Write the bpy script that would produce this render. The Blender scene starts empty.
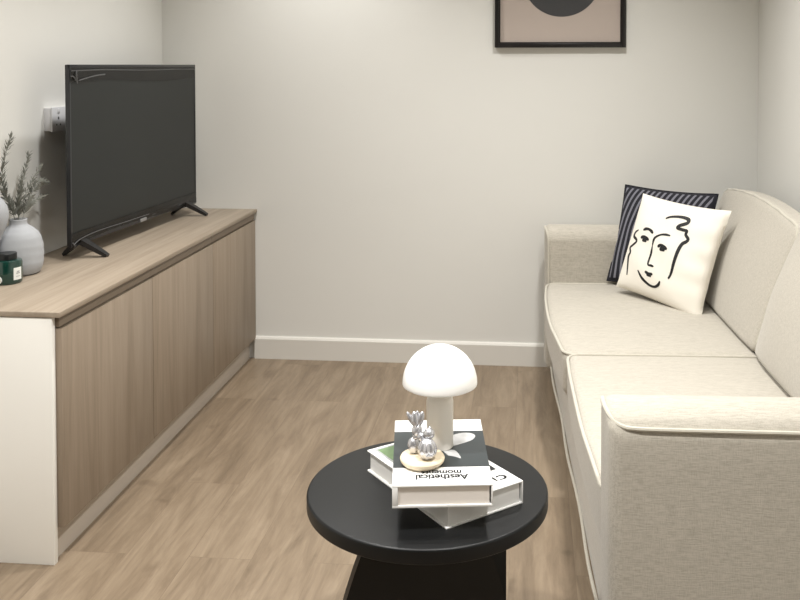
import bpy, bmesh, math, random
from mathutils import Vector, Matrix
R = math.radians
random.seed(7)
S = bpy.context.scene
COL = S.collection

# ------------------------------------------------------------------ materials
def lin(c):
    return tuple(((x/255)/12.92 if x/255 <= .04045 else ((x/255+.055)/1.055)**2.4) for x in c) + (1,)

class NT:
    def __init__(s, name):
        s.m = bpy.data.materials.new(name); s.m.use_nodes = True
        s.t = s.m.node_tree; s.b = s.t.nodes['Principled BSDF']
    def n(s, typ, **kw):
        nd = s.t.nodes.new(typ)
        for k, v in kw.items():
            if k in nd.inputs: nd.inputs[k].default_value = v
            else: setattr(nd, k, v)
        return nd
    def l(s, a, b): s.t.links.new(a, b)
    def set(s, **kw):
        for k, v in kw.items():
            s.b.inputs[k.replace('_', ' ')].default_value = v
        return s

def plain(name, rgb, rough=.6, metal=0, coat=0, bump=0, bscale=200, var=0, vscale=6, spec=.5):
    m = NT(name); m.set(Specular_IOR_Level=spec, Base_Color=lin(rgb), Roughness=rough, Metallic=metal, Coat_Weight=coat)
    tc = m.n('ShaderNodeTexCoord')
    if var:
        nz = m.n('ShaderNodeTexNoise', Scale=vscale, Detail=4.0)
        m.l(tc.outputs['Object'], nz.inputs['Vector'])
        r = m.n('ShaderNodeMix', data_type='RGBA')
        r.inputs[6].default_value = lin([max(0, c-var) for c in rgb]); r.inputs[7].default_value = lin([min(255, c+var) for c in rgb])
        m.l(nz.outputs['Fac'], r.inputs[0]); m.l(r.outputs[2], m.b.inputs['Base Color'])
    if bump:
        nz = m.n('ShaderNodeTexNoise', Scale=bscale, Detail=3.0)
        m.l(tc.outputs['Object'], nz.inputs['Vector'])
        bp = m.n('ShaderNodeBump', Strength=bump, Distance=.002)
        m.l(nz.outputs['Fac'], bp.inputs['Height']); m.l(bp.outputs['Normal'], m.b.inputs['Normal'])
    return m.m

def wood(name, rgb, axis, amp=14, rough=.5, scale=1.0):
    """laminate wood grain running along one object axis"""
    m = NT(name); m.set(Roughness=rough)
    tc = m.n('ShaderNodeTexCoord'); mp = m.n('ShaderNodeMapping')
    sc = [15*scale, 15*scale, 15*scale]; sc[axis] = .8*scale
    mp.inputs['Scale'].default_value = sc
    m.l(tc.outputs['Object'], mp.inputs['Vector'])
    n1 = m.n('ShaderNodeTexNoise', Scale=1.0, Detail=7.0, Roughness=.62, Distortion=1.3)
    n2 = m.n('ShaderNodeTexNoise', Scale=5.0, Detail=4.0, Roughness=.6)
    m.l(mp.outputs['Vector'], n1.inputs['Vector']); m.l(mp.outputs['Vector'], n2.inputs['Vector'])
    mx = m.n('ShaderNodeMath', operation='MULTIPLY_ADD'); mx.inputs[1].default_value = .35
    m.l(n2.outputs['Fac'], mx.inputs[0]); m.l(n1.outputs['Fac'], mx.inputs[2])
    cr = m.n('ShaderNodeValToRGB'); e = cr.color_ramp.elements
    e[0].position = .38; e[0].color = lin([c-amp for c in rgb]); e[1].position = .95; e[1].color = lin([c+amp for c in rgb])
    m.l(mx.outputs[0], cr.inputs['Fac']); m.l(cr.outputs['Color'], m.b.inputs['Base Color'])
    bp = m.n('ShaderNodeBump', Strength=.08, Distance=.001)
    m.l(n2.outputs['Fac'], bp.inputs['Height']); m.l(bp.outputs['Normal'], m.b.inputs['Normal'])
    return m.m

def floor_mat():
    m = NT('wood_plank_floor'); m.set(Roughness=.42)
    tc = m.n('ShaderNodeTexCoord'); mp = m.n('ShaderNodeMapping')
    mp.inputs['Rotation'].default_value = (0, 0, R(90)); mp.inputs['Location'].default_value = (.05, .06, 0)
    m.l(tc.outputs['Object'], mp.inputs['Vector'])
    bk = m.n('ShaderNodeTexBrick', offset=.37, offset_frequency=2)
    bk.inputs['Scale'].default_value = 1.0; bk.inputs['Brick Width'].default_value = 1.22; bk.inputs['Row Height'].default_value = .182
    bk.inputs['Mortar Size'].default_value = .0009; bk.inputs['Mortar Smooth'].default_value = .2; bk.inputs['Bias'].default_value = 0
    bk.inputs['Color1'].default_value = (0, 0, 0, 1); bk.inputs['Color2'].default_value = (1, 1, 1, 1); bk.inputs['Mortar'].default_value = (.2, .2, .2, 1)
    m.l(mp.outputs['Vector'], bk.inputs['Vector'])
    # grain
    ga = m.n('ShaderNodeVectorMath', operation='MULTIPLY_ADD')
    ga.inputs[1].default_value = (0, 7, 3)
    m.l(bk.outputs['Color'], ga.inputs[0]); m.l(tc.outputs['Object'], ga.inputs[2])
    g1 = m.n('ShaderNodeMapping'); g1.inputs['Scale'].default_value = (9, 1.3, 1); m.l(ga.outputs[0], g1.inputs['Vector'])
    n1 = m.n('ShaderNodeTexNoise', Scale=1.6, Detail=6.0, Roughness=.65, Distortion=1.0); m.l(g1.outputs[0], n1.inputs['Vector'])
    g2 = m.n('ShaderNodeMapping'); g2.inputs['Scale'].default_value = (70, 4, 1); m.l(ga.outputs[0], g2.inputs['Vector'])
    n2 = m.n('ShaderNodeTexNoise', Scale=1.0, Detail=4.0, Roughness=.65, Distortion=.4); m.l(g2.outputs[0], n2.inputs['Vector'])
    n3 = m.n('ShaderNodeTexNoise', Scale=7.0, Detail=2.0); m.l(ga.outputs[0], n3.inputs['Vector'])
    a = m.n('ShaderNodeMath', operation='MULTIPLY_ADD'); a.inputs[1].default_value = .45
    m.l(n2.outputs['Fac'], a.inputs[0]); m.l(n1.outputs['Fac'], a.inputs[2])
    b = m.n('ShaderNodeMath', operation='MULTIPLY_ADD'); b.inputs[1].default_value = .10
    m.l(bk.outputs['Color'], b.inputs[0]); m.l(a.outputs[0], b.inputs[2])
    cr = m.n('ShaderNodeValToRGB'); e = cr.color_ramp.elements
    e[0].position = .42; e[0].color = lin(FL[0]); e[1].position = 1.05; e[1].color = lin(FL[2])
    x = cr.color_ramp.elements.new(.75); x.color = lin(FL[1])
    m.l(b.outputs[0], cr.inputs['Fac'])
    # sparse darker knots
    kr = m.n('ShaderNodeValToRGB'); kr.color_ramp.elements[0].position = .68; kr.color_ramp.elements[1].position = .82
    m.l(n3.outputs['Fac'], kr.inputs['Fac'])
    mk = m.n('ShaderNodeMix', data_type='RGBA', blend_type='MULTIPLY'); mk.inputs[7].default_value = (.6, .57, .54, 1)
    m.l(kr.outputs['Color'], mk.inputs[0]); m.l(cr.outputs['Color'], mk.inputs[6])
    mm = m.n('ShaderNodeMix', data_type='RGBA', blend_type='MULTIPLY'); mm.inputs[7].default_value = (.84, .82, .80, 1)
    m.l(bk.outputs['Fac'], mm.inputs[0]); m.l(mk.outputs[2], mm.inputs[6])
    m.l(mm.outputs[2], m.b.inputs['Base Color'])
    bp = m.n('ShaderNodeBump', Strength=.12, Distance=.001); m.l(n2.outputs['Fac'], bp.inputs['Height']); m.l(bp.outputs['Normal'], m.b.inputs['Normal'])
    return m.m

def linen(name, rgb, amp=13, thread=1.0, bump=.35):
    """slubby woven upholstery: short horizontal and vertical threads"""
    m = NT(name); m.set(Roughness=.9, Sheen_Weight=.25, Sheen_Roughness=.5)
    tc = m.n('ShaderNodeTexCoord')
    fs = []
    for sc in ((45, 420, 420), (420, 420, 60), (14, 130, 130)):
        mp = m.n('ShaderNodeMapping'); mp.inputs['Scale'].default_value = [v*thread for v in sc]
        m.l(tc.outputs['Object'], mp.inputs['Vector'])
        nz = m.n('ShaderNodeTexNoise', Scale=1.0, Detail=2.0, Roughness=.6); m.l(mp.outputs[0], nz.inputs['Vector']); fs.append(nz)
    a = m.n('ShaderNodeMath', operation='MULTIPLY_ADD'); a.inputs[1].default_value = .6
    m.l(fs[1].outputs['Fac'], a.inputs[0]); m.l(fs[0].outputs['Fac'], a.inputs[2])
    b = m.n('ShaderNodeMath', operation='MULTIPLY_ADD'); b.inputs[1].default_value = .4
    m.l(fs[2].outputs['Fac'], b.inputs[0]); m.l(a.outputs[0], b.inputs[2])
    cr = m.n('ShaderNodeValToRGB'); e = cr.color_ramp.elements
    e[0].position = .72; e[0].color = lin([c-amp for c in rgb]); e[1].position = 1.0
    e[1].color = lin([min(255, c+amp*.6) for c in rgb])
    sc = m.n('ShaderNodeMath', operation='MULTIPLY'); sc.inputs[1].default_value = .88
    m.l(b.outputs[0], sc.inputs[0]); m.l(sc.outputs[0], cr.inputs['Fac']); m.l(cr.outputs['Color'], m.b.inputs['Base Color'])
    bp = m.n('ShaderNodeBump', Strength=bump, Distance=.0012)
    m.l(a.outputs[0], bp.inputs['Height']); m.l(bp.outputs['Normal'], m.b.inputs['Normal'])
    return m.m

def stripe_mat():
    """navy cloth with pale grey ticking stripes, plain navy border (UV)"""
    m = NT('navy_striped_cloth'); m.set(Roughness=.9)
    uv = m.n('ShaderNodeUVMap'); sp = m.n('ShaderNodeSeparateXYZ'); m.l(uv.outputs[0], sp.inputs[0])
    nz = m.n('ShaderNodeTexNoise', Scale=2.0, Detail=1.0); m.l(uv.outputs[0], nz.inputs['Vector'])
    ds = m.n('ShaderNodeMath', operation='MULTIPLY_ADD'); ds.inputs[1].default_value = .05
    p2 = m.n('ShaderNodeMath', operation='POWER'); p2.inputs[1].default_value = 3.0; m.l(sp.outputs[1], p2.inputs[0])
    bd = m.n('ShaderNodeMath', operation='MULTIPLY_ADD'); bd.inputs[1].default_value = -.16; m.l(p2.outputs[0], bd.inputs[0]); m.l(sp.outputs[0], bd.inputs[2])
    m.l(nz.outputs['Fac'], ds.inputs[0]); m.l(bd.outputs[0], ds.inputs[2])
    fr = m.n('ShaderNodeMath', operation='MULTIPLY'); fr.inputs[1].default_value = 16.0; m.l(ds.outputs[0], fr.inputs[0])
    f2 = m.n('ShaderNodeMath', operation='FRACT'); m.l(fr.outputs[0], f2.inputs[0])
    gt = m.n('ShaderNodeMath', operation='GREATER_THAN'); gt.inputs[1].default_value = .60; m.l(f2.outputs[0], gt.inputs[0])
    def edge(o):
        a = m.n('ShaderNodeMath', operation='SUBTRACT'); a.inputs[1].default_value = .5; m.l(o, a.inputs[0])
        b = m.n('ShaderNodeMath', operation='ABSOLUTE'); m.l(a.outputs[0], b.inputs[0])
        c = m.n('ShaderNodeMath', operation='LESS_THAN'); c.inputs[1].default_value = .472; m.l(b.outputs[0], c.inputs[0]); return c.outputs[0]
    e1 = edge(sp.outputs[0]); e2 = edge(sp.outputs[1])
    p = m.n('ShaderNodeMath', operation='MULTIPLY'); m.l(e1, p.inputs[0]); m.l(e2, p.inputs[1])
    q = m.n('ShaderNodeMath', operation='MULTIPLY'); m.l(p.outputs[0], q.inputs[0]); m.l(gt.outputs[0], q.inputs[1])
    mx = m.n('ShaderNodeMix', data_type='RGBA'); mx.inputs[6].default_value = lin((22, 22, 31)); mx.inputs[7].default_value = lin((116, 116, 125))
    m.l(q.outputs[0], mx.inputs[0]); m.l(mx.outputs[2], m.b.inputs['Base Color'])
    return m.m

def clear_mat(name, op, rough, tint=(255, 255, 255)):
    m = NT(name); t = m.t; t.nodes.remove(m.b)
    out = t.nodes['Material Output']
    tr = m.n('ShaderNodeBsdfTransparent'); tr.inputs[0].default_value = lin(tint)
    gl = m.n('ShaderNodeBsdfGlossy', Roughness=rough)
    lw = m.n('ShaderNodeLayerWeight'); pw = m.n('ShaderNodeMath', operation='POWER'); pw.inputs[1].default_value = 4.0; m.l(lw.outputs['Facing'], pw.inputs[0])
    ad = m.n('ShaderNodeMath', operation='MULTIPLY_ADD', use_clamp=True); ad.inputs[1].default_value = .7; ad.inputs[2].default_value = op; m.l(pw.outputs[0], ad.inputs[0])
    mx = m.n('ShaderNodeMixShader'); m.l(ad.outputs[0], mx.inputs[0]); m.l(tr.outputs[0], mx.inputs[1]); m.l(gl.outputs[0], mx.inputs[2])
    m.l(mx.outputs[0], out.inputs['Surface'])
    return m.m

FL = [(94, 80, 64), (124, 108, 89), (142, 126, 106)]
M = {}
M['wall'] = plain('painted_wall', (222, 221, 216), .75, bump=.05, bscale=260, var=1)
M['trim'] = plain('trim_paint', (218, 215, 208), .45)
M['ceil'] = plain('ceiling_paint', (222, 221, 216), .8)
M['floor'] = floor_mat()
M['door'] = wood('oak_laminate_vertical', (142, 127, 110), 2, 16)
M['top'] = wood('oak_laminate_worktop', (150, 136, 119), 1, 22, scale=.9)
M['rail'] = wood('oak_laminate_rail', (126, 112, 96), 1, 8)
M['white'] = plain('white_melamine', (242, 240, 234), .4)
M['plinth'] = plain('brushed_pale_plinth', (186, 176, 164), .35)
M['sofa'] = linen('beige_linen', (178, 172, 160), amp=12)
M['pipe'] = linen('beige_linen_piping', (188, 183, 170), amp=6, bump=.15)
M['black'] = plain('black_painted_wood', (17, 18, 19), .40, bump=.03, bscale=90, spec=.3)
M['blackpl'] = plain('black_plastic', (20, 20, 22), .38)
M['bezel'] = plain('dark_bezel', (38, 39, 42), .3)
M['screen'] = plain('tv_screen', (24, 28, 28), .36, spec=.35)
M['film'] = clear_mat('clear_film', .03, .25, (125, 125, 127))
M['filmedge'] = plain('film_crease', (92, 92, 93), .3)
M['silverpl'] = plain('silver_badge', (170, 170, 172), .35, metal=.6)
M['vase'] = plain('matt_white_ceramic_shaded', (166, 168, 171), .8, bump=.25, bscale=60, var=8, vscale=14)  # white ceramic greyed, the shade on the vases is put into the colour
M['socket'] = plain('socket_plastic', (214, 214, 216), .4)
M['slot'] = plain('socket_slot', (70, 70, 72), .5)
M['frond'] = plain('dried_grey_leaf', (126, 127, 119), .85, var=14, vscale=20)
M['green'] = plain('dark_green_glass', (10, 52, 44), .12, coat=.6)
M['lid'] = plain('black_lid', (14, 18, 20), .35)
M['label'] = plain('white_paper_label', (228, 230, 226), .6)
M['ink'] = plain('black_ink', (22, 22, 24), .6)
M['paper'] = plain('white_book_cover', (240, 240, 238), .4)
M['pages'] = plain('cream_page_block', (236, 229, 221), .8)
M['pagesgrey'] = plain('grey_page_block', (234, 232, 228), .7)
M['photo_dark'] = plain('dark_cover_photo', (52, 58, 60), .4, var=5, vscale=12)
M['photo_green'] = plain('green_cover_photo', (98, 122, 84), .45, var=16, vscale=60)
M['photo_grey'] = plain('grey_cover_photo', (190, 190, 190), .4, var=25, vscale=40)
M['greyline'] = plain('grey_cover_line', (150, 152, 152), .5)
M['opal'] = NT('white_opal_glass').set(Base_Color=lin((250, 249, 246)), Roughness=.3, Coat_Weight=.3).m
M['lampbody'] = plain('cream_lamp_body', (246, 241, 232), .32)
M['silver'] = plain('silver_ceramic', (206, 206, 210), .26, metal=.75)
M['woodlt'] = wood('pale_beech', (232, 216, 188), 0, 6)
M['stripe'] = stripe_mat()
M['cushion'] = plain('cream_cotton', (238, 233, 222), .9, bump=.2, bscale=420)
M['frame'] = plain('black_frame', (24, 21, 22), .35)
M['print'] = plain('taupe_print', (190, 177, 168), .7, bump=.1, bscale=400)
M['disc'] = plain('charcoal_print', (64, 64, 66), .7)
M['glass'] = clear_mat('picture_glass', .02, .03)
M['foot'] = plain('dark_foot', (40, 34, 30), .5)

# ------------------------------------------------------------------ mesh helpers
def link(name, bm, mat, parent=None, loc=(0, 0, 0), smooth=40, rot=None):
    me = bpy.data.meshes.new(name)
    bmesh.ops.recalc_face_normals(bm, faces=bm.faces)
    bm.to_mesh(me); bm.free()
    for mt in (mat if isinstance(mat, list) else [mat]): me.materials.append(mt)
    if smooth:
        me.polygons.foreach_set('use_smooth', [True]*len(me.polygons))
        me.set_sharp_from_angle(angle=R(smooth))
    o = bpy.data.objects.new(name, me); COL.objects.link(o)
    o.location = loc
    if rot: o.rotation_euler = rot
    if parent: o.parent = parent
    return o

def thing(name, label, cat, loc=(0, 0, 0), rz=0, group=None):
    o = bpy.data.objects.new(name, None); COL.objects.link(o)
    o.empty_display_size = .05
    o.location = loc; o.rotation_euler = (0, 0, rz)
    o['label'] = label; o['category'] = cat
    if group: o['group'] = group
    return o

def struct(name, bm, mat, smooth=40):
    o = link(name, bm, mat, smooth=smooth); o['kind'] = 'structure'; return o

def box(bm, x0, x1, y0, y1, z0, z1, bev=0, seg=2):
    r = bmesh.ops.create_cube(bm, size=1)
    vs = r['verts']
    for v in vs:
        v.co = Vector(((x0+x1)/2+v.co.x*(x1-x0), (y0+y1)/2+v.co.y*(y1-y0), (z0+z1)/2+v.co.z*(z1-z0)))
    if bev:
        es = {e for v in vs for e in v.link_edges}
        bmesh.ops.bevel(bm, geom=list(es), offset=bev, segments=seg, affect='EDGES', profile=.5)
    return bm

def B(*a, **k): return box(bmesh.new(), *a, **k)

def lathe(bm, prof, seg=48, c=(0, 0, 0), cap=True):
    rings = []
    for r, z in prof:
        if r < 1e-6: rings.append([bm.verts.new((c[0], c[1], c[2]+z))])
        else: rings.append([bm.verts.new((c[0]+r*math.cos(2*math.pi*i/seg), c[1]+r*math.sin(2*math.pi*i/seg), c[2]+z)) for i in range(seg)])
    for a, b in zip(rings, rings[1:]):
        for i in range(seg):
            j = (i+1) % seg
            if len(a) == 1 and len(b) == 1: continue
            if len(a) == 1: bm.faces.new((a[0], b[i], b[j]))
            elif len(b) == 1: bm.faces.new((a[i], a[j], b[0]))
            else: bm.faces.new((a[i], a[j], b[j], b[i]))
    if cap:
        for r in (rings[0], rings[-1]):
            if len(r) > 2:
                bm.faces.new(r)
    return bm

def tube(bm, pts, r, seg=8, closed=False):
    pts = [Vector(p) for p in pts]; n = len(pts); rings = []
    up = None
    for i, p in enumerate(pts):
        a = pts[(i-1) % n] if (closed or i > 0) else p
        b = pts[(i+1) % n] if (closed or i < n-1) else p
        t = (b-a)
        t = t.normalized() if t.length > 1e-9 else Vector((0, 0, 1))
        if up is None:
            up = Vector((0, 0, 1)) if abs(t.z) < .9 else Vector((1, 0, 0))
        u = (up - t*up.dot(t)).normalized(); w = t.cross(u); up = u
        rr = r(i/(n-1)) if callable(r) else r
        rings.append([bm.verts.new(p+(u*math.cos(2*math.pi*k/seg)+w*math.sin(2*math.pi*k/seg))*rr) for k in range(seg)])
    m = n if closed else n-1
    for i in range(m):
        a, b = rings[i], rings[(i+1) % n]
        for k in range(seg):
            bm.faces.new((a[k], a[(k+1) % seg], b[(k+1) % seg], b[k]))
    if not closed:
        bm.faces.new(rings[0]); bm.faces.new(rings[-1])
    return bm

def smooth_path(pts, k=6):
    P = [Vector(p) for p in pts]; out = []
    for i in range(len(P)-1):
        p0 = P[max(i-1, 0)]; p1 = P[i]; p2 = P[i+1]; p3 = P[min(i+2, len(P)-1)]
        for j in range(k):
            t = j/k
            out.append(.5*((2*p1)+(p2-p0)*t+(2*p0-5*p1+4*p2-p3)*t*t+(3*p1-p0-3*p2+p3)*t**3))
    out.append(P[-1]); return out

def rbox_pts(bm, a, b, c, rad, nx, ny, nz, fn):
    """rounded box of half sizes a,b,c; fn maps every point to its place"""
    r = bmesh.ops.create_cube(bm, size=2)
    def cuts(n): return n
    verts = {}
    bm2 = bmesh.new()
    def vid(p):
        k = (round(p[0], 5), round(p[1], 5), round(p[2], 5))
        if k not in verts:
            x, y, z = p[0]*a, p[1]*b, p[2]*c
            q = Vector((max(-a+rad, min(a-rad, x)), max(-b+rad, min(b-rad, y)), max(-c+rad, min(c-rad, z))))
            d = Vector((x, y, z))-q
            # push points of the cube shell onto the rounded shell
            if d.length > 1e-9: co = q+d.normalized()*rad
            else: co = q
            verts[k] = bm2.verts.new(fn(co))
        return verts[k]
    def lin_(n, half):
        # denser near the ends so that the rounding is smooth
        e = rad/half
        ks = [-1+e*(1-math.cos(i/4*math.pi/2)) if False else -1+e*i/4 for i in range(4)]
        mid = [-1+e+(2-2*e)*i/n for i in range(n+1)]
        return ks+mid+[-k for k in reversed(ks)]
    X, Y, Z = lin_(nx, a), lin_(ny, b), lin_(nz, c)
    for s in (-1, 1):
        for U, V, f in ((Y, Z, lambda u, v: (s, u, v)), (X, Z, lambda u, v: (u, s, v)), (X, Y, lambda u, v: (u, v, s))):
            for i in range(len(U)-1):
                for j in range(len(V)-1):
                    q = [f(U[i], V[j]), f(U[i+1], V[j]), f(U[i+1], V[j+1]), f(U[i], V[j+1])]
                    try: bm2.faces.new([vid(p) for p in q])
                    except ValueError: pass
    bm.free()
    return bm2

def rbox(a, b, c, rad, fn, n=(8, 12, 6)):
    return rbox_pts(bmesh.new(), a, b, c, rad, *n, fn)

def prism(bm, poly, z0, z1):
    a = [bm.verts.new((x, y, z0)) for x, y in poly]; b = [bm.verts.new((x, y, z1)) for x, y in poly]
    bm.faces.new(list(reversed(a))); bm.faces.new(b)
    for i in range(len(a)):
        j = (i+1) % len(a); bm.faces.new((a[i], a[j], b[j], b[i]))
    return bm

# ------------------------------------------------------------------ the room
XL, XR, YB, YF, ZC = -1.762, 1.018, 4.241, -3.4, 2.55
T = .1
struct('floor', B(XL-T, XR+T, YF-T, YB+T, -.1, 0), M['floor'])
struct('ceiling', B(XL-T, XR+T, YF-T, YB+T, ZC, ZC+.1), M['ceil'])
struct('wall_back', B(XL-T, XR+T, YB, YB+T, 0, ZC), M['wall'])
struct('wall_left', B(XL-T, XL, YF, YB, 0, ZC), M['wall'])
struct('wall_right', B(XR, XR+T, YF, YB, 0, ZC), M['wall'])
struct('wall_front', B(XL-T, XR+T, YF-T, YF, 0, ZC), M['wall'])
def skirting(name, p0, p1, nrm):
    """board with a small chamfered top edge; p0->p1 along the wall, nrm out of it"""
    bm = bmesh.new(); n = Vector(nrm); prof = [(0, 0), (.014, 0), (.014, .094), (.009, .103), (0, .106)]
    A = [bm.verts.new(Vector(p0)+n*d+Vector((0, 0, z))) for d, z in prof]
    Bv = [bm.verts.new(Vector(p1)+n*d+Vector((0, 0, z))) for d, z in prof]
    bm.faces.new(A); bm.faces.new(list(reversed(Bv)))
    for i in range(len(prof)):
        j = (i+1) % len(prof); bm.faces.new((A[i], A[j], Bv[j], Bv[i]))
    struct(name, bm, M['trim'], smooth=20)
skirting('baseboard_back', (-1.315, YB, 0), (XR, YB, 0), (0, -1, 0))
skirting('baseboard_left', (XL, YF, 0), (XL, 2.40, 0), (1, 0, 0))
skirting('baseboard_right', (XR, YF, 0), (XR, 1.80, 0), (-1, 0, 0))

# ------------------------------------------------------------------ low cabinets along the left wall
XF = -1.310                                   # door faces
ys = [2.432, 3.051, 3.656, 4.236]
GR = 'oak cabinet units under the worktop'
labs = ['oak-fronted low cabinet unit nearest the camera, with the white end panel',
        'middle oak-fronted low cabinet unit, between its two neighbours',
        'oak-fronted low cabinet unit in the far corner against the back wall']
for i in range(3):
    y0, y1 = ys[i], ys[i+1]
    t = thing('cabinet_unit', labs[i], 'cabinet', ((XL+XF)/2, (y0+y1)/2, 0), 0, GR)
    cx, cy = t.location.x, t.location.y
    X0, X1, a, b = XL+.004-cx, XF-.036-cx, y0-cy, y1-cy
    # open carcass: floor, top, sides, back
    bm = bmesh.new()
    for q in ((X0, X1, a, a+.016, .10, .688), (X0, X1, b-.016, b, .10, .688), (X0, X1, a+.016, b-.016, .10, .116),
              (X0, X1, a+.016, b-.016, .672, .688), (X0, X0+.006, a+.016, b-.016, .116, .672)): box(bm, *q)
    link('carcass', bm, M['white'], t)
    link('door', B(XF-.028-cx, XF-cx, a+.0015, b-.0015, .096, .662, bev=.0012), M['door'], t)
    link('pull_rail', B(XF-.034-cx, XF-.006-cx, a+.0008, b-.0008, .6665, .6985), M['rail'], t)
    if i == 0:
        e = link('end_panel', B(XL+.004-cx, XF-.017-cx, a-.020, a-.001, 0, .697, bev=.0008), M['white'], t)
        e['label'] = 'white end panel'
w = link('worktop', B(XL+.001, -1.302, 2.408, YB-.001, .699, .7145, bev=.002), M['top'])
w['label'] = 'long oak-look worktop slab under the television'; w['category'] = 'worktop'
p = link('plinth', B(-1.357, -1.339, 2.433, 4.226, 0, .0950), M['plinth'])
p['label'] = 'pale recessed kickboard strip along the floor under the cabinet doors'; p['category'] = 'plinth'
ZT = .7145

# ------------------------------------------------------------------ television
tv = thing('television', 'black flat-screen television standing on the oak worktop', 'television', (-1.576, 3.573, ZT), math.atan2(1.087, .046))
W, z0, z1 = .536, .052, .687
bm = B(-W, W, 0, .014, z0, z1, bev=.003); link('panel', bm, M['bezel'], tv)
bm = B(-.40, .40, .0135, .05, z0+.03, z0+.40, bev=.012); link('back_housing', bm, M['blackpl'], tv)
link('screen', B(-W+.008, W-.008, -.0012, .0005, z0+.02, z1-.010), M['screen'], tv)
# bezel strips standing just proud of the screen
bm = bmesh.new()
box(bm, -W, -W+.009, -.003, .004, z0, z1, .001); box(bm, W-.009, W, -.003, .004, z0, z1, .001)
box(bm, -W, W, -.003, .004, z1-.011, z1, .001); box(bm, -W, W, -.004, .006, z0-.002, z0+.020, .001)
link('bezel', bm, M['bezel'], tv)
# peeling protective film: a band left along the top and the bottom
def film(zb, zt_, wav):
    bm = bmesh.new(); n = 60; rows = []
    for k in range(n+1):
        x = -W+.004+(2*W-.008)*k/n; f = k/n
        rows.append([bm.verts.new((x, -.0036-.0022*abs(math.sin(13*f+j*1.7))*(1-.5*f), zb+(zt_-zb)*j/4+(wav(f) if j in (0,) else 0))) for j in range(5)])
    for a, b in zip(rows, rows[1:]):
        for j in range(4): bm.faces.new((a[j], b[j], b[j+1], a[j+1]))
    return link('protective_film', bm, M['film'], tv)
film(z1-.062, z1-.012, lambda f: .006*math.sin(7*f)); film(z0+.002, z0+.045, lambda f: .01*math.sin(5*f))
def crease(pts, r=.0013):
    link('film_crease', tube(bmesh.new(), smooth_path(pts), r, 6), M['filmedge'], tv)
crease([(-W+.006, -.007, z1-.022), (-.30, -.006, z1-.019), (0, -.006, z1-.022), (.3, -.006, z1-.020), (W-.01, -.006, z1-.021)])
crease([(-W+.05, -.010, z1-.056), (-W+.10, -.010, z1-.048), (-W+.17, -.008, z1-.040), (-W+.24, -.006, z1-.036)], .0020)
crease([(-W+.040, -.008, z1-.022), (-W+.036, -.010, z1-.042), (-W+.042, -.008, z1-.066)], .0022)
crease([(-W+.004, -.006, z1-.040), (-W+.02, -.009, z1-.043), (-W+.032, -.009, z1-.056)], .0020)
crease([(-W+.012, -.006, z0+.004), (-W+.05, -.008, z0+.018), (-W+.17, -.008, z0+.026), (-.15, -.007, z0+.023), (.05, -.006, z0+.021)], .0014)
crease([(-W+.004, -.006, z0+.014), (-W+.012, -.010, z0+.002), (-W+.020, -.008, z0-.006)], .0022)
for x, out in ((-.462, .022), (.430, .030)):
    bm = bmesh.new()
    for s, ln in ((-1, .092), (1, .075)):
        tip = Vector((x+out, .006+s*ln, .006)); top = Vector((x, .006+s*.004, z0+.008))
        d = (tip-top).normalized(); side = Vector((1, 0, 0)); nn = d.cross(side)
        rings = []
        for f, wd, th in ((0, .018, .010), (.35, .016, .009), (.8, .013, .006), (1, .011, .005)):
            c = top.lerp(tip, f)
            rings.append([bm.verts.new(c+side*wd*u+nn*th*v) for u, v in ((-1, -1), (1, -1), (1, 1), (-1, 1))])
        for a, b in zip(rings, rings[1:]):
            for k in range(4): bm.faces.new((a[k], a[(k+1) % 4], b[(k+1) % 4], b[k]))
        bm.faces.new(rings[0]); bm.faces.new(rings[-1])
    zmin = min(v.co.z for v in bm.verts)
    for v in bm.verts:
        if v.co.z < .014: v.co.z = max(v.co.z-zmin, 0)
    f = link('foot', bm, M['blackpl'], tv, smooth=25)
link('badge', B(-.028, .022, -.0095, -.004, z0+.000, z0+.013, bev=.001), M['silverpl'], tv)['label'] = 'small silver badge'

# wall socket
t = thing('wall_socket', 'white twin wall socket behind the left edge of the television', 'socket', (XL, 3.250, 1.157))
link('back_box', B(0, .026, -.083, .083, .003, .087, bev=.002), M['socket'], t)
link('faceplate', B(.026, .034, -.085, .085, 0, .09, bev=.003), M['socket'], t)
for y in (-.042, .042):
    for q in ((-.004, .004, .044, .054), (-.017, -.009, .022, .028), (.009, .017, .022, .028)):
        link('pin_slot', B(.0338, .0346, y+q[0], y+q[1], q[2], q[3]), M['slot'], t)
    link('switch', B(.034, .037, y-.006, y+.006, .068, .082, bev=.001), M['socket'], t)

# ------------------------------------------------------------------ vases, stems, candle jar
def wobble(bm, amp, seed):
    for v in bm.verts:
        z = v.co.z; a = math.atan2(v.co.y, v.co.x)
        k = 1+amp*(math.sin(z*210+.6*math.sin(a+seed))*.6+.5*math.sin(3*a+z*60+seed))
        v.co.x *= k; v.co.y *= k
VX, VY = -1.6815, 2.857
t = thing('vase', 'rounded white ceramic vase with faint ridges holding dried stems', 'vase', (VX, VY, ZT))
prof = [(.0, .0), (.058, .0), (.066, .004), (.075, .020), (.0790, .042), (.0795, .064), (.078, .090), (.072, .118), (.062, .136), (.047, .149), (.034, .157), (.0285, .163), (.0275, .172),
        (.0285, .178), (.0272, .180), (.0235, .178), (.0235, .165), (.04, .145), (.066, .10), (.066, .05), (.05, .012), (0, .010)]
P2 = []
for (a, b) in zip(prof, prof[1:]):
    for k in range(3): P2.append((a[0]+(b[0]-a[0])*k/3, a[1]+(b[1]-a[1])*k/3))
P2.append(prof[-1])
P2 = [(q[0]*.965, q[1]) for q in P2]
bm = lathe(bmesh.new(), P2, 56); wobble(bm, .010, 1.0)
link('body', bm, M['vase'], t, smooth=60)
t2 = thing('bud_vase', 'tall pale bud-shaped vase cut by the left edge of the photo', 'vase', (-1.712, 2.764, ZT))
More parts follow.
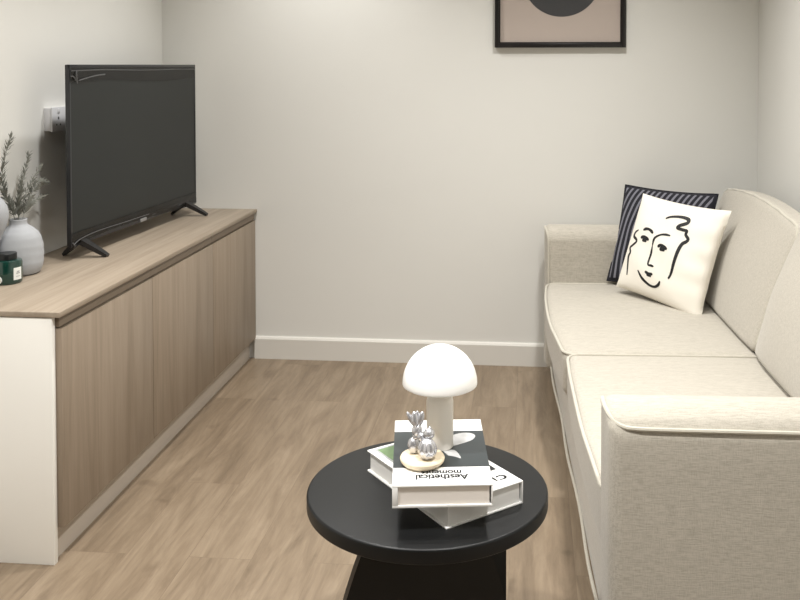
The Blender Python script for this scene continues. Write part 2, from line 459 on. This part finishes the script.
prof = [(0, 0), (.028, 0), (.029, .004), (.022, .03), (.017, .08), (.020, .12), (.034, .155), (.044, .185), (.047, .210), (.043, .232), (.032, .252), (.020, .266), (.013, .276), (.010, .274), (.010, .26), (.03, .215), (0, .16)]
link('body', lathe(bmesh.new(), prof, 40), M['vase'], t2, smooth=60)

def stem(label, tip, bend, leaves, ll, spread, n0=.35):
    """one dried branch: thin stem plus many narrow leaves"""
    base = Vector((VX+.004*random.uniform(-1, 1), VY+.004*random.uniform(-1, 1), ZT+.02))
    mouth = Vector((VX+.012*(1 if bend.y > 0 else -.6)*.8, VY+.9*.012*(1 if tip.y > VY else -1), ZT+.18))
    t = thing('dried_stem', label, 'dried stem', base, 0, 'dried stems in the vase')
    tp = Vector(tip)
    pts = smooth_path([base, mouth, mouth.lerp(tp, .5)+Vector(bend), tp], 10)
    pts = [p-base for p in pts]
    link('stalk', tube(bmesh.new(), pts, lambda f: .0016*(1-.6*f), 5), M['frond'], t)
    bm = bmesh.new(); n = len(pts)
    for k in range(leaves):
        f = n0+(1-n0)*(k/(leaves-1)); i = min(int(f*(n-1)), n-2)
        p = pts[i].lerp(pts[i+1], f*(n-1)-i); d = (pts[i+1]-pts[i]).normalized()
        ang = random.uniform(0, 6.28); s = Vector((math.cos(ang)*.6, math.sin(ang), random.uniform(-.1, .3)))
        s = (s-d*s.dot(d)).normalized()
        v = (d*(1.0+.5*f)+s*spread).normalized(); L = ll*(1.15-.55*f)*random.uniform(.75, 1.15)
        if (p+v*L+base).x < XL+.006: v.x = abs(v.x)
        wv = v.cross(s).normalized()*L*.11; nv = s*L*.02
        m = p+v*L*.45
        vs = [bm.verts.new(c) for c in (p, m+wv, p+v*L+nv*4, m-wv)]
        vt = [bm.verts.new(c+nv+d*.0006) for c in (p, m+wv, p+v*L+nv*4, m-wv)]
        bm.faces.new(vs); bm.faces.new(list(reversed(vt)))
        for q in range(4): bm.faces.new((vs[q], vs[(q+1) % 4], vt[(q+1) % 4], vt[q]))
    link('leaves', bm, M['frond'], t)
stem('tallest grey dried stem, leaning left and forward with its tip highest above the vase', Vector((-1.700, 2.850, 1.165)), Vector((.0, -.060, .0)), 120, .036, 1.05)
stem('grey dried stem leaning farthest left, out past the photo edge', Vector((-1.715, 2.765, 1.09)), Vector((.0, -.02, .02)), 90, .036, 1.0)
stem('upright grey dried stem in the middle of the vase', Vector((-1.705, 2.965, 1.098)), Vector((.0, -.012, .0)), 120, .034, .9)
stem('grey dried stem arching right with its tip drooping before the socket', Vector((-1.708, 3.075, .985)), Vector((.0, .015, .050)), 110, .034, .95)
stem('shortest grey dried stem, leaning right low over the vase shoulder', Vector((-1.690, 3.03, .945)), Vector((.0, -.005, .01)), 60, .030, .9)
stem('slim grey dried stem just left of the upright one', Vector((-1.690, 2.895, 1.02)), Vector((.0, -.012, .0)), 60, .030, .9)
stem('grey dried stem rising between the upright one and the arching one', Vector((-1.700, 3.030, 1.045)), Vector((.0, .0, .02)), 70, .030, .9)

JX, JY = -1.645, 2.730
t = thing('candle_jar', 'dark green glass candle jar with black lid in front of the vase', 'candle', (JX, JY, ZT), R(-58))
link('jar', lathe(bmesh.new(), [(0, 0), (.040, 0), (.0435, .004), (.044, .010), (.044, .066), (.042, .072), (.036, .0745), (0, .0745)], 48), M['green'], t)
link('lid', lathe(bmesh.new(), [(0, .0745), (.028, .0745), (.0285, .078), (.0285, .092), (.027, .0945), (0, .0945)], 40), M['lid'], t)
def patch(a0, a1, zb, zt_, r, n=10):
    bm = bmesh.new(); A = []
    for k in range(n+1):
        a = a0+(a1-a0)*k/n
        A.append([bm.verts.new((math.cos(a)*q, math.sin(a)*q, z)) for q, z in ((r, zb), (r+.0006, zb), (r+.0006, zt_), (r, zt_))])
    for p_, q_ in zip(A, A[1:]):
        for j in range(4): bm.faces.new((p_[j], q_[j], q_[(j+1) % 4], p_[(j+1) % 4]))
    bm.faces.new(A[0]); bm.faces.new(A[-1]); return bm
lb = link('paper_label', patch(R(22), R(60), .014, .052, .0441), M['label'], t); lb['label'] = 'white rectangular paper label'
bm = bmesh.new()
for k, (a0, a1, zz) in enumerate(((36, 48, .038), (33, 41, .033), (43, 49, .033), (32, 50, .024))):
    q = patch(R(a0), R(a1), zz, zz+(.003 if k < 3 else .0014), .0448, 4); me = bpy.data.meshes.new('tmp'); q.to_mesh(me); q.free(); bm.from_mesh(me); bpy.data.meshes.remove(me)
link('print', bm, M['greyline'], lb)
bm = bmesh.new(); bmesh.ops.create_cone(bm, cap_ends=True, segments=28, radius1=.0125, radius2=.0125, depth=.003)
bm.transform(Matrix.Translation((.0435*math.cos(R(-38)), .0435*math.sin(R(-38)), .017)) @ Matrix.Rotation(R(-38), 4, 'Z') @ Matrix.Rotation(R(90), 4, 'Y'))
link('seal', bm, M['label'], t)['label'] = 'round white seal'

# ------------------------------------------------------------------ picture on the back wall
PX0, PX1, PZ0, PZ1 = -.171, .425, 1.480, 2.320
t = thing('framed_picture', 'black-framed abstract print hanging on the back wall', 'picture', ((PX0+PX1)/2, YB, PZ0))
hw = (PX1-PX0)/2; H = PZ1-PZ0; fw = .019
bm = bmesh.new()
for q in ((-hw, -hw+fw, 0, H), (hw-fw, hw, 0, H), (-hw+fw, hw-fw, 0, fw), (-hw+fw, hw-fw, H-fw, H)):
    box(bm, q[0], q[1], -.026, -.001, q[2], q[3], .0015)
fr = link('frame', bm, M['frame'], t)
bm = bmesh.new()
for q in ((-hw+fw, -hw+fw+.006, fw, H-fw), (hw-fw-.006, hw-fw, fw, H-fw), (-hw+fw, hw-fw, fw, fw+.006), (-hw+fw, hw-fw, H-fw-.006, H-fw)):
    box(bm, q[0], q[1], -.018, -.010, q[2], q[3])
link('inner_lip', bm, M['frame'], fr)
pr = link('print', B(-hw+fw, hw-fw, -.008, -.004, fw, H-fw), M['print'], t)
bm = bmesh.new(); bmesh.ops.create_cone(bm, cap_ends=True, segments=72, radius1=.179, radius2=.179, depth=.0008)
bm.transform(Matrix.Translation((.008, -.0084, .320)) @ Matrix.Rotation(R(90), 4, 'X'))
link('printed_circle', bm, M['disc'], pr)['label'] = 'large charcoal circle'
link('glass_pane', B(-hw+fw, hw-fw, -.0125, -.011, fw, H-fw), M['glass'], t)

# ------------------------------------------------------------------ sofa
TH = R(2.55)
SO = Vector((.165, 1.885, 0)); L = 2.30; D = .845; AW = .165
sofa = thing('sofa', 'two-seat beige linen sofa with piped edges along the right wall', 'sofa', SO, TH)
F, PM = M['sofa'], M['pipe']
# base
def fbase(p): return Vector((p.x+.018+(D-.02)/2, p.y+L/2, p.z+.17))
link('base', rbox((D-.03)/2, L/2-.006, .13, .018, fbase, (6, 14, 3)), F, sofa)
zz = .066
bpth = [(D-.05, .004, zz), (.06, .004, zz), (.028, .010, zz), (.018, .03, zz)]+[(.0165+.0035*math.sin(y*9), y, zz+.002*math.sin(y*7)) for y in [.1+i*(L-.2)/24 for i in range(25)]]+[(.018, L-.03, zz), (.03, L-.008, zz), (.06, L-.004, zz)]
link('base_piping', tube(bmesh.new(), bpth, .0048, 8), PM, sofa)
for x in (.09, D-.09):
    for y in (.09, L-.09):
        link('leg', lathe(bmesh.new(), [(0, 0), (.02, 0), (.024, .044), (0, .044)], 20, (x, y, 0)), M['foot'], sofa)
# arms
def arm(side):
    s = 1 if side == 0 else -1
    yo = 0 if side == 0 else L
    def Yv(y): return yo+s*y                # y measured inwards from the outer face
    h = .655
    def f(p):
        x = p.x+.80/2; y = p.y+AW/2; z = p.z+(h+.0)/2+.025
        k = max(0, (z-.35)/(h-.35))
        u = (y-AW/2)/(AW/2)
        z += k*(.036*(1-u*u)-.004) if k > 0 else 0
        # front face slightly bowed out
        if x < .2: x -= .008*(1-u*u)*(1-x/.2)
        return Vector((x, Yv(y), z))
    o = link('arm', rbox(.80/2, AW/2, (h-.05)/2+.0, .026, f, (12, 8, 10)), F, sofa, smooth=60)
    # piping: along the outer top edge, over the front, down the inner front corner
    zt_ = h-.006
    pth = [(.78, .003, zt_), (.55, .002, zt_-.002), (.30, .002, zt_-.001), (.12, .003, zt_), (.055, .004, zt_+.001), (.025, .010, zt_+.003), (.006, .028, zt_+.011), (-.004, .055, zt_+.022),
           (-.007, AW/2, zt_+.028), (-.005, AW-.05, zt_+.024), (.0, AW-.022, zt_+.010), (.004, AW-.010, zt_-.015), (.005, AW-.006, zt_-.06), (.005, AW-.005, .44), (.006, AW-.006, .30)]
    pth = [(x, Yv(y), z) for x, y, z in smooth_path(pth, 5)]
    link('piping', tube(bmesh.new(), pth, .0052, 8), PM, o)
arm(0); arm(1)
# back frame
def fback(p):
    z = p.z+.33; x = p.x+.795+.0*z
    return Vector((min(x, D), p.y+L/2, z))
link('back_frame', rbox(.05, L/2-.01, .31, .02, fback, (3, 14, 6)), F, sofa)
# seat cushions
def seat(y0, y1, bow, xoff):
    a, b, c, rad = .325, (y1-y0)/2-.002, .076, .030
    cr = .010
    xc, yc, zc = xoff+a, (y0+y1)/2, .368
    def f(p):
        u, v = p.x/a, p.y/b
        z = p.z+(cr*(1-u*u)**.8*(1-abs(v)**3) if p.z > 0 else 0)
        x = p.x-bow*(1-v*v)*max(0, -u)
        # plan corners rounded
        return Vector((xc+x, yc+p.y, zc+z))
    o = link('seat_cushion', rbox(a, b, c, rad, f, (10, 16, 3)), F, sofa, smooth=60)
    # piping along the top edge
    pts = []
    rr = .045; zt_ = c-.006
    xs, ye = -a+.001, b-.001
    loop = [(a-.02, -ye)]+[(x, -ye) for x in (a*.5, 0, -a*.5)]
    loop += [(xs+rr-rr*math.sin(t_), -ye+rr-rr*math.cos(t_)) for t_ in [i*math.pi/2/5 for i in range(6)]]
    loop += [(xs, -ye+rr+(2*ye-2*rr)*i/16) for i in range(1, 16)]
    loop += [(xs+rr-rr*math.cos(t_), ye-rr+rr*math.sin(t_)) for t_ in [i*math.pi/2/5 for i in range(6)]]
    loop += [(x, ye) for x in (-a*.5, 0, a*.5)]+[(a-.02, ye)]
    for x, y in loop:
        q = f(Vector((x, y, zt_)))
        cornerdip = 0
        pts.append((q.x, q.y, zc+zt_+.003*math.sin(y*14)))
    link('piping', tube(bmesh.new(), pts, .0050, 8), PM, o)
YM = (AW+L-AW)/2
seat(YM, L-AW, .026, -.004); seat(AW, YM, .012, .004)
# back cushions: wedge shaped, leaning
def backc(y0, y1, bul, zt_=.865):
    b = (y1-y0)/2-.003; yc = (y0+y1)/2; zb = .446
    a, c = .5, .5                      # unit depth/height, mapped below
    def f(p):
        h = p.z/.22*.5+.5; d = p.x/.07*.5+.5; v = p.y/b
        xf = .608+.157*h; xb = .745+.102*h
        xf -= bul*(1-abs(v)**6)*math.sin(math.pi*min(1, max(0, h*.9+.06)))
        z = zb+(zt_-zb)*h+.040*max(0, h)*(1-v*v)*(1 if h > .5 else h*2)
        x = xf+(xb-xf)*d
        z -= .012*d*h
        return Vector((x, yc+p.y, z))
    o = link('back_cushion', rbox(.07, b, .22, .030, f, (5, 16, 10)), F, sofa, smooth=60)
    pts = []
    def g(y, hh, dd): q = f(Vector((dd, y, hh))); return (q.x, q.y, q.z)
    for k in range(9): pts.append(g(-b+.006, -.18+.34*k/8, -.060))
    pts.append(g(-b+.02, .200, -.060))
    for k in range(21):
        y = -b+.05+(2*b-.10)*k/20; q = g(y, .2135, -.056); pts.append((q[0], q[1], q[2]+.002*math.sin(k*1.9)))
    pts.append(g(b-.02, .200, -.060))
    for k in range(9): pts.append(g(b-.006, .16-.34*k/8, -.060))
    link('piping', tube(bmesh.new(), pts, .0060, 8), PM, o)
backc(YM, L-AW, .030); backc(AW, YM, .062, .888)

# ------------------------------------------------------------------ scatter cushions
def pillow(name, label, cen, rot, size, thick, mat, pinch=.06, seed=0, taper=0):
    t = thing(name, label, 'cushion', cen, 0, 'scatter cushions on the sofa')
    rz, rx, ry = rot
    Mx = Matrix.Rotation(rz, 4, 'Z') @ Matrix.Rotation(rx, 4, 'X') @ Matrix.Rotation(ry, 4, 'Y')
    t.rotation_euler = Mx.to_euler()
    rnd = random.Random(seed); ph = [rnd.uniform(0, 6.28) for _ in range(6)]
    h = size/2
    def surf(u, v, s):
        e = max(0, (1-u*u))*max(0, (1-v*v))
        th = thick/2*e**.42
        # edges drawn in between the four corners
        pu = 1-pinch*(1-v*v)**1.0*abs(u); pv = 1-pinch*(1-u*u)**1.0*abs(v)
        wr = .004*math.sin(7*u+5*v+ph[0])*math.sin(4*v-3*u+ph[1])*e
        wr += .003*max(0, u)**2*math.sin(16*v+ph[2])*(1-v*v)
        y = (-th-wr if s > 0 else th*.75)
        return Vector((u*h*pu, y, v*h*pv*(1+taper*u)))
    n = 40; bm = bmesh.new(); uvl = bm.loops.layers.uv.new('UVMap')
    g = {}
    for s in (1, -1):
        for i in range(n+1):
            for j in range(n+1):
                u, v = -1+2*i/n, -1+2*j/n
                border = i in (0, n) or j in (0, n)
                k = (i, j, 0 if border else s)
                if k not in g: g[k] = bm.verts.new(surf(u, v, s))
        for i in range(n):
            for j in range(n):
                ks = []
                for (a, b) in ((i, j), (i+1, j), (i+1, j+1), (i, j+1)):
                    bd = a in (0, n) or b in (0, n); ks.append((a, b, 0 if bd else s))
                if s < 0: ks.reverse()
                try: f = bm.faces.new([g[k] for k in ks])
                except ValueError: continue
                for lp, k in zip(f.loops, ks): lp[uvl].uv = (k[0]/n, k[1]/n)
    link('cover', bm, mat, t, smooth=70)
    return t, surf
ps, sf = pillow('striped_cushion', 'navy cushion with pale grey stripes tucked behind the cream one', (.553, 3.955, .660), (-.59, -.370, .01), .432, .115, M['stripe'], .05, 3)
rim = [sf(u, v, 1) for u, v in [(-1, -1+2*i/20) for i in range(20)]+[(-1+2*i/20, 1) for i in range(20)]+[(1, 1-2*i/20) for i in range(20)]+[(1-2*i/20, -1) for i in range(20)]]
link('edging', tube(bmesh.new(), rim, .0035, 8, closed=True), M['stripe'] if False else plain('navy_edging', (22, 22, 32), .9), ps)['label'] = 'plain navy edging'

pf, sf = pillow('face_cushion', 'cream cushion with a black line drawing of a face', (.556, 3.708, .649), (-.765, -.312, .105), .424, .125, M['cushion'], .055, 5, .05)
STROKES = dict(
 browL=([(-0.58, 0.266), (-0.494, 0.308), (-0.393, 0.299), (-0.313, 0.249)], .0040),
 browR=([(-0.245, 0.017), (-0.243, 0.166), (-0.142, 0.258), (-0.025, 0.295), (0.087, 0.299)], .0030),
 nose=([(-0.245, 0.017), (-0.231, -0.139), (-0.237, -0.341), (-0.16, -0.352), (-0.092, -0.353)], .0030),
 eyeL=([(-0.591, 0.102), (-0.497, 0.141), (-0.367, 0.1)], .0042),
 pupilL=([(-0.53, 0.09), (-0.47, 0.075), (-0.42, 0.09)], .0052),
 eyeR=([(-0.114, 0.031), (-0.026, 0.079), (0.113, 0.032)], .0042),
 pupilR=([(-0.05, 0.02), (0.014, 0.008), (0.07, 0.025)], .0052),
 mouth=([(-0.266, -0.505), (-0.172, -0.516), (-0.073, -0.506)], .0036),
 lip=([(-0.215, -0.525), (-0.151, -0.543), (-0.105, -0.53)], .0050),
 chin=([(-0.442, -0.526), (-0.305, -0.655), (-0.122, -0.73), (0.017, -0.725), (0.098, -0.655), (0.119, -0.579)], .0036),
 fringe=([(-0.153, 0.607), (-0.049, 0.667), (0.158, 0.711), (0.317, 0.695), (0.334, 0.620), (0.206, 0.54), (0.175, 0.482), (0.287, 0.471), (0.38, 0.466), (0.382, 0.394), (0.461, 0.325), (0.435, 0.269), (0.372, 0.211), (0.336, 0.075), (0.318, -0.187), (0.308, -0.369), (0.277, -0.478)], .0046),
 side=([(-0.72, 0.241), (-0.804, 0.183), (-0.817, 0.093), (-0.715, 0.047), (-0.693, -0.003), (-0.786, -0.096), (-0.838, -0.15), (-0.784, -0.237), (-0.808, -0.333), (-0.76, -0.512), (-0.72, -0.70)], .0036))
bm = bmesh.new()
for nm, (pts, wd) in STROKES.items():
    c = smooth_path([(u, v, 0) for u, v in pts], 6); hh = .424/2; rows = []
    for i, p in enumerate(c):
        a, b = c[max(i-1, 0)], c[min(i+1, len(c)-1)]; d = (b-a).normalized()
        nrm = Vector((-d.y, d.x, 0)); f = i/(len(c)-1)
        k = 1.55*wd/hh*(.45+.55*min(1, 5*f, 5*(1-f))+.12*math.sin(9*f))
        row = []
        for s in (-1, 0, 1):
            q = p+nrm*k*s; u, v = max(-.99, min(.99, q.x)), max(-.99, min(.99, q.y))
            w_ = sf(u, v, 1); row.append(bm.verts.new((w_.x, w_.y-.0009, w_.z)))
        rows.append(row)
    for r0, r1 in zip(rows, rows[1:]):
        for j in range(2): bm.faces.new((r0[j], r0[j+1], r1[j+1], r1[j]))
link('face_drawing', bm, M['ink'], pf)['label'] = 'black line drawing of a face'

# ------------------------------------------------------------------ coffee table
TX, TY, TZ = -.220, 1.921, .498
t = thing('coffee_table', 'round black coffee table in the middle of the floor', 'table', (TX, TY, 0))
r, e = .2565, .005
prof = [(0, TZ-.031), (r-e, TZ-.031)]+[(r-e+e*math.cos(a), TZ-.031+e+e*math.sin(a)) for a in [(-90+15*i)*math.pi/180 for i in range(1, 7)]]+[(r-e+e*math.cos(a), TZ-e+e*math.sin(a)) for a in [15*i*math.pi/180 for i in range(0, 7)]]+[(0, TZ)]
link('tabletop', lathe(bmesh.new(), prof, 128), M['black'], t)
# bowed front panel with two straight wings behind it
def panel_outline():
    zs = [0, .06, .12, .2, .26, .31, .345, .39, .43, .467]
    hw_ = [q*1.0 for q in (.170, .176, .180, .180, .176, .167, .157, .142, .127, .112)]
    return [(-w_, z) for w_, z in zip(hw_, zs)]+[(w_, z) for w_, z in reversed(list(zip(hw_, zs)))]
bm = prism(bmesh.new(), panel_outline(), -.013, .013)
bm.transform(Matrix.Translation((.002, -.098, 0)) @ Matrix.Rotation(R(19), 4, 'Z') @ Matrix.Rotation(R(90), 4, 'X'))
link('front_panel', bm, M['black'], t, smooth=30)
def wing(p0, p1, th=.018):
    p0, p1 = Vector(p0), Vector(p1); d = (p1-p0).normalized(); n = Vector((-d.y, d.x))*th/2
    return prism(bmesh.new(), [tuple(p0+n), tuple(p0-n), tuple(p1-n), tuple(p1+n)], 0, .467)
link('side_panel', wing((.02, -.076), (.160, .070)), M['black'], t, smooth=30)
link('side_panel', wing((-.02, -.088), (-.085, .100)), M['black'], t, smooth=30)

# ------------------------------------------------------------------ books
def text_mesh(body, size, ext=.0003, bold=.0):
    cu = bpy.data.curves.new('txt', 'FONT'); cu.body = body; cu.size = size; cu.extrude = ext; cu.offset = bold
    cu.align_x = 'LEFT'
    o = bpy.data.objects.new('txt', cu); COL.objects.link(o)
    dg = bpy.context.evaluated_depsgraph_get(); dg.update()
    me = bpy.data.meshes.new_from_object(o.evaluated_get(dg))
    COL.objects.unlink(o); bpy.data.objects.remove(o); bpy.data.curves.remove(cu)
    bm = bmesh.new(); bm.from_mesh(me); bpy.data.meshes.remove(me)
    return bm
def lettering(parent, body, size, x, y, z, rot=180, sx=1, bold=.0, sy=1):
    bm = text_mesh(body, size, .0002, 0)
    if bold:                                # heavier strokes: overlaid copies a hair apart
        src = bpy.data.meshes.new('tmp'); bm.to_mesh(src)
        for dx, dy in ((bold, 0), (-bold, 0), (0, bold*.6), (0, -bold*.6)):
            n0 = len(bm.verts); bm.from_mesh(src); bm.verts.ensure_lookup_table()
            for v in bm.verts[n0:]: v.co.x += dx; v.co.y += dy
        bpy.data.meshes.remove(src)
    bm.transform(Matrix.Translation((x, y, z)) @ Matrix.Rotation(R(rot), 4, 'Z') @ Matrix.Diagonal((sx, sy, 1, 1)))
    return link('lettering', bm, M['ink'], parent, smooth=0)
ZB1, ZB2 = TZ, TZ+.047
# lower book
bk = thing('book', 'white hardcover book with a green cover photo, lower and turned on the table', 'book', (-.189, 1.924, ZB1), .692)
w, d, h = .191, .312, .047
bm = bmesh.new()
box(bm, -w/2, w/2, -d/2, d/2, 0, .0032, .0006); box(bm, -w/2, w/2, -d/2, d/2, h-.0032, h, .0006)
box(bm, w/2-.0032, w/2, -d/2, d/2, .0026, h-.0026, .0006)
cv = link('cover', bm, M['paper'], bk)
link('page_block', B(-w/2+.006, w/2-.007, -d/2+.004, d/2-.004, .0032, h-.0032), M['pagesgrey'], bk)
bm = prism(bmesh.new(), [(-.082, -.02), (-.020, -.02), (-.020, .149), (-.082, .149)], h, h+.0003); link('cover_border', bm, M['greyline'], cv, smooth=0)
bm = prism(bmesh.new(), [(-.076, -.015), (-.022, -.015), (-.022, .143), (-.076, .143)], h, h+.0006); link('cover_photo', bm, M['photo_green'], cv, smooth=0)['label'] = 'green cover photo'
bm = prism(bmesh.new(), [(.02, -.0825), (.0825, -.0825), (.0825, .05), (.02, .05)], h, h+.0003); link('cover_panel', bm, M['ink'], cv, smooth=0)['label'] = 'black printed panel'
lettering(cv, 'C', .027, .0795, -.1095, h+.0002, 180, 1.1, .0016)
lettering(cv, 'i', .027, .0535, -.1095, h+.0002, 180, 1, .0012)
# upper book
bk = thing('book', 'white and charcoal hardcover titled Aesthetical, upper one under the lamp', 'book', (-.191, 1.897, ZB2), .131)
w, d, h = .195, .325, .044
bm = bmesh.new()
box(bm, -w/2, w/2, -d/2, d/2, 0, .0048, .0006); box(bm, -w/2, w/2, -d/2, d/2, h-.0035, h, .0006)
box(bm, w/2-.0032, w/2, -d/2, d/2, .0040, h-.0030, .0006); box(bm, -w/2, -w/2+.011, -d/2, d/2, .0040, h-.0030, .0006)
cv = link('cover', bm, M['paper'], bk)
link('page_block', B(-w/2+.0115, w/2-.0065, -d/2+.003, d/2-.003, .0050, h-.0037), M['pages'], bk)
bm = prism(bmesh.new(), [(-w/2, -.084), (w/2, -.084), (w/2, .097), (-w/2, .097)], h, h+.0003); cp = link('cover_photo', bm, M['photo_dark'], cv, smooth=0); cp['label'] = 'charcoal cover photo'
bm = bmesh.new()
prism(bm, [(x, y) for x, y in smooth_path([(0, .040, 0), (.035, .078, 0), (.060, .086, 0), (.076, .078, 0), (.078, .062, 0), (.066, .042, 0), (.035, .021, 0), (0, .004, 0)], 3) for x, y in [(x, y)]] if False else [(q.x, q.y) for q in smooth_path([(0, .040, 0), (.035, .078, 0), (.060, .086, 0), (.076, .078, 0), (.078, .062, 0), (.066, .042, 0), (.035, .021, 0), (0, .004, 0)], 3)], h+.0003, h+.0005)
prism(bm, [(q.x, q.y) for q in smooth_path([(.006, -.008, 0), (.022, -.002, 0), (.034, -.010, 0), (.042, -.044, 0), (.030, -.036, 0), (.016, -.030, 0)], 3)], h+.0003, h+.0005)
link('printed_petals', bm, M['photo_grey'], cp, smooth=0)['label'] = 'pale petal shapes'
lettering(cv, 'Aesthetical', .0215, .0515, -.1170, h+.0002, 180, 1.08, .0007, 1.45)
lettering(cv, 'moments', .0215, .0400, -.0985, h+.0002, 180, 1.0, .0007, 1.3)
bm = bmesh.new()
for k in range(5): box(bm, .015+k*.014, .025+k*.014, .118, .1192, h, h+.0002)
for k in range(4): box(bm, .020+k*.014, .030+k*.014, .126, .1272, h, h+.0002)
link('small_print', bm, plain('pale_grey_print', (214, 214, 212), .5), cv, smooth=0)
ZL = ZB2+.044+.0005

# ------------------------------------------------------------------ mushroom lamp
t = thing('table_lamp', 'white mushroom table lamp standing on the stacked books', 'lamp', (-.193, 1.914, ZL))
prof = [(0, 0), (.0268, 0), (.0285, .002), (.0285, .098), (.0275, .103), (.0245, .1065), (.019, .108), (.019, .138), (0, .138)]
link('lamp_base', lathe(bmesh.new(), prof, 48), M['lampbody'], t)
RZ = .0795; hz = .1362; Hd = .0805
out_ = [(RZ*math.cos(a), hz+Hd*math.sin(a)) for a in [i*math.pi/2/18 for i in range(19)]]
out_[-1] = (0, hz+Hd)
prof = [(0, hz+.004), (.05, hz+.003), (.074, hz-.002), (.0775, hz-.0030), (.0790, hz-.0018)]+out_
bm = lathe(bmesh.new(), prof, 64)
link('lamp_shade', bm, M['opal'], t, smooth=60)

# ------------------------------------------------------------------ silver balloon cactus ornament on a wooden disc
FX, FY = -.220, 1.826
t = thing('ornament', 'silver balloon-like cactus ornament on a round pale wooden base', 'ornament', (FX, FY, ZL))
link('wooden_base', lathe(bmesh.new(), [(0, 0), (.036, 0), (.041, .004), (.0445, .008), (.0455, .013), (.0435, .0165), (.040, .018), (0, .018)], 56), M['woodlt'], t)
def blob(bm, c, rx, ry, rz, lobes=0, depth=.12, tilt=None, seg=40, rings=20):
    q = bmesh.new(); bmesh.ops.create_uvsphere(q, u_segments=seg, v_segments=rings, radius=1)
    for v in q.verts:
        a = math.atan2(v.co.y, v.co.x)
        k = 1-depth*(.5-.5*math.cos(lobes*a)) if lobes else 1
        v.co = Vector((v.co.x*rx*k, v.co.y*ry*k, v.co.z*rz))
    m = Matrix.Translation(c)
    if tilt: m = m @ Matrix.Rotation(tilt[0], 4, 'X') @ Matrix.Rotation(tilt[1], 4, 'Y')
    q.transform(m); me = bpy.data.meshes.new('t'); q.to_mesh(me); q.free(); bm.from_mesh(me); bpy.data.meshes.remove(me)
zb = .0175
bm = bmesh.new(); blob(bm, (.0125, -.0195, zb+.0215), .0200, .0195, .0215, 8, .17)
link('ribbed_body', bm, M['silver'], t, smooth=80)
bm = bmesh.new(); blob(bm, (.0150, -.010, zb+.0490), .0112, .0112, .0112); blob(bm, (.0165, -.010, zb+.0595), .0034, .0034, .0045)
link('balloon_head', bm, M['silver'], t, smooth=80)
bm = bmesh.new(); blob(bm, (-.0190, .006, zb+.0170), .0125, .0120, .0172, 6, .10); link('rear_lobe', bm, M['silver'], t, smooth=80)
bm = bmesh.new(); blob(bm, (-.001, -.004, zb+.0400), .0092, .0092, .0096); link('joint_bead', bm, M['silver'], t, smooth=80)
bm = bmesh.new(); blob(bm, (-.0115, .004, zb+.0490), .0105, .0100, .0130, 0, 0, (0, .15)); blob(bm, (-.014, .005, zb+.0360), .007, .007, .007); link('neck', bm, M['silver'], t, smooth=80)
for ax, ay, dx, dy, w_ in ((-.05, -.50, -.0150, 0, .0050), (-.15, -.13, -.0045, -.003, .0074), (-.10, .33, .0080, 0, .0072), (.25, .0, 0.0, .007, .0070)):
    bm = bmesh.new(); blob(bm, (-.0115+dx*.85, .004+dy, zb+.0720), w_, .0055, .0165, 0, 0, (ax, ay)); link('petal', bm, M['silver'], t, smooth=80)

# ------------------------------------------------------------------ light: recessed ceiling downlights, an added fill spot and a soft daylight sky beyond
LIGHTS = [  # x, y, watts, radius
 (-.93, 2.62, 18, .045), (-.93, 3.62, 15, .045), (-.93, 1.20, 36, .06),
 (.30, 2.45, 16, .06), (.22, 3.30, 19, .06), (.25, 1.25, 26, .06), (-.37, -.2, 12, .1)]  # last entry is an added fill spot behind the camera, not a fitting
for i, (x, y, wv, rd) in enumerate(LIGHTS):
    la = bpy.data.lights.new('downlight_or_fill', 'SPOT'); la.energy = wv*4; la.shadow_soft_size = rd
    la.spot_size = R(124); la.spot_blend = .9; la.color = (1.0, .985, .958)
    o = bpy.data.objects.new('downlight_or_fill', la); COL.objects.link(o); o.location = (x, y, ZC-.03)
wd = bpy.data.worlds.new('World'); S.world = wd; wd.use_nodes = True
wd.node_tree.nodes['Background'].inputs[0].default_value = (.9, .95, 1, 1); wd.node_tree.nodes['Background'].inputs[1].default_value = .3

# ------------------------------------------------------------------ camera
FPX, CX, HOR = 915., 450., 65.
PIT = R(1.7); CY = HOR+FPX*math.tan(PIT)
YAW = math.atan((532-CX)/FPX*math.cos(PIT))
cam = bpy.data.cameras.new('Camera'); co = bpy.data.objects.new('Camera', cam); COL.objects.link(co)
co.location = (0, 0, 1.4); co.rotation_euler = (R(90)-PIT, 0, YAW)
cam.sensor_fit = 'HORIZONTAL'; cam.sensor_width = 36; cam.lens = FPX*36/800
cam.shift_x = (400-CX)/800; cam.shift_y = (CY-300)/800
cam.clip_start = .05
S.camera = co
S.view_settings.view_transform = 'Standard'; S.view_settings.look = 'None'
S.view_settings.gamma = 1; S.view_settings.use_curve_mapping = False; S.view_settings.exposure = 0.24
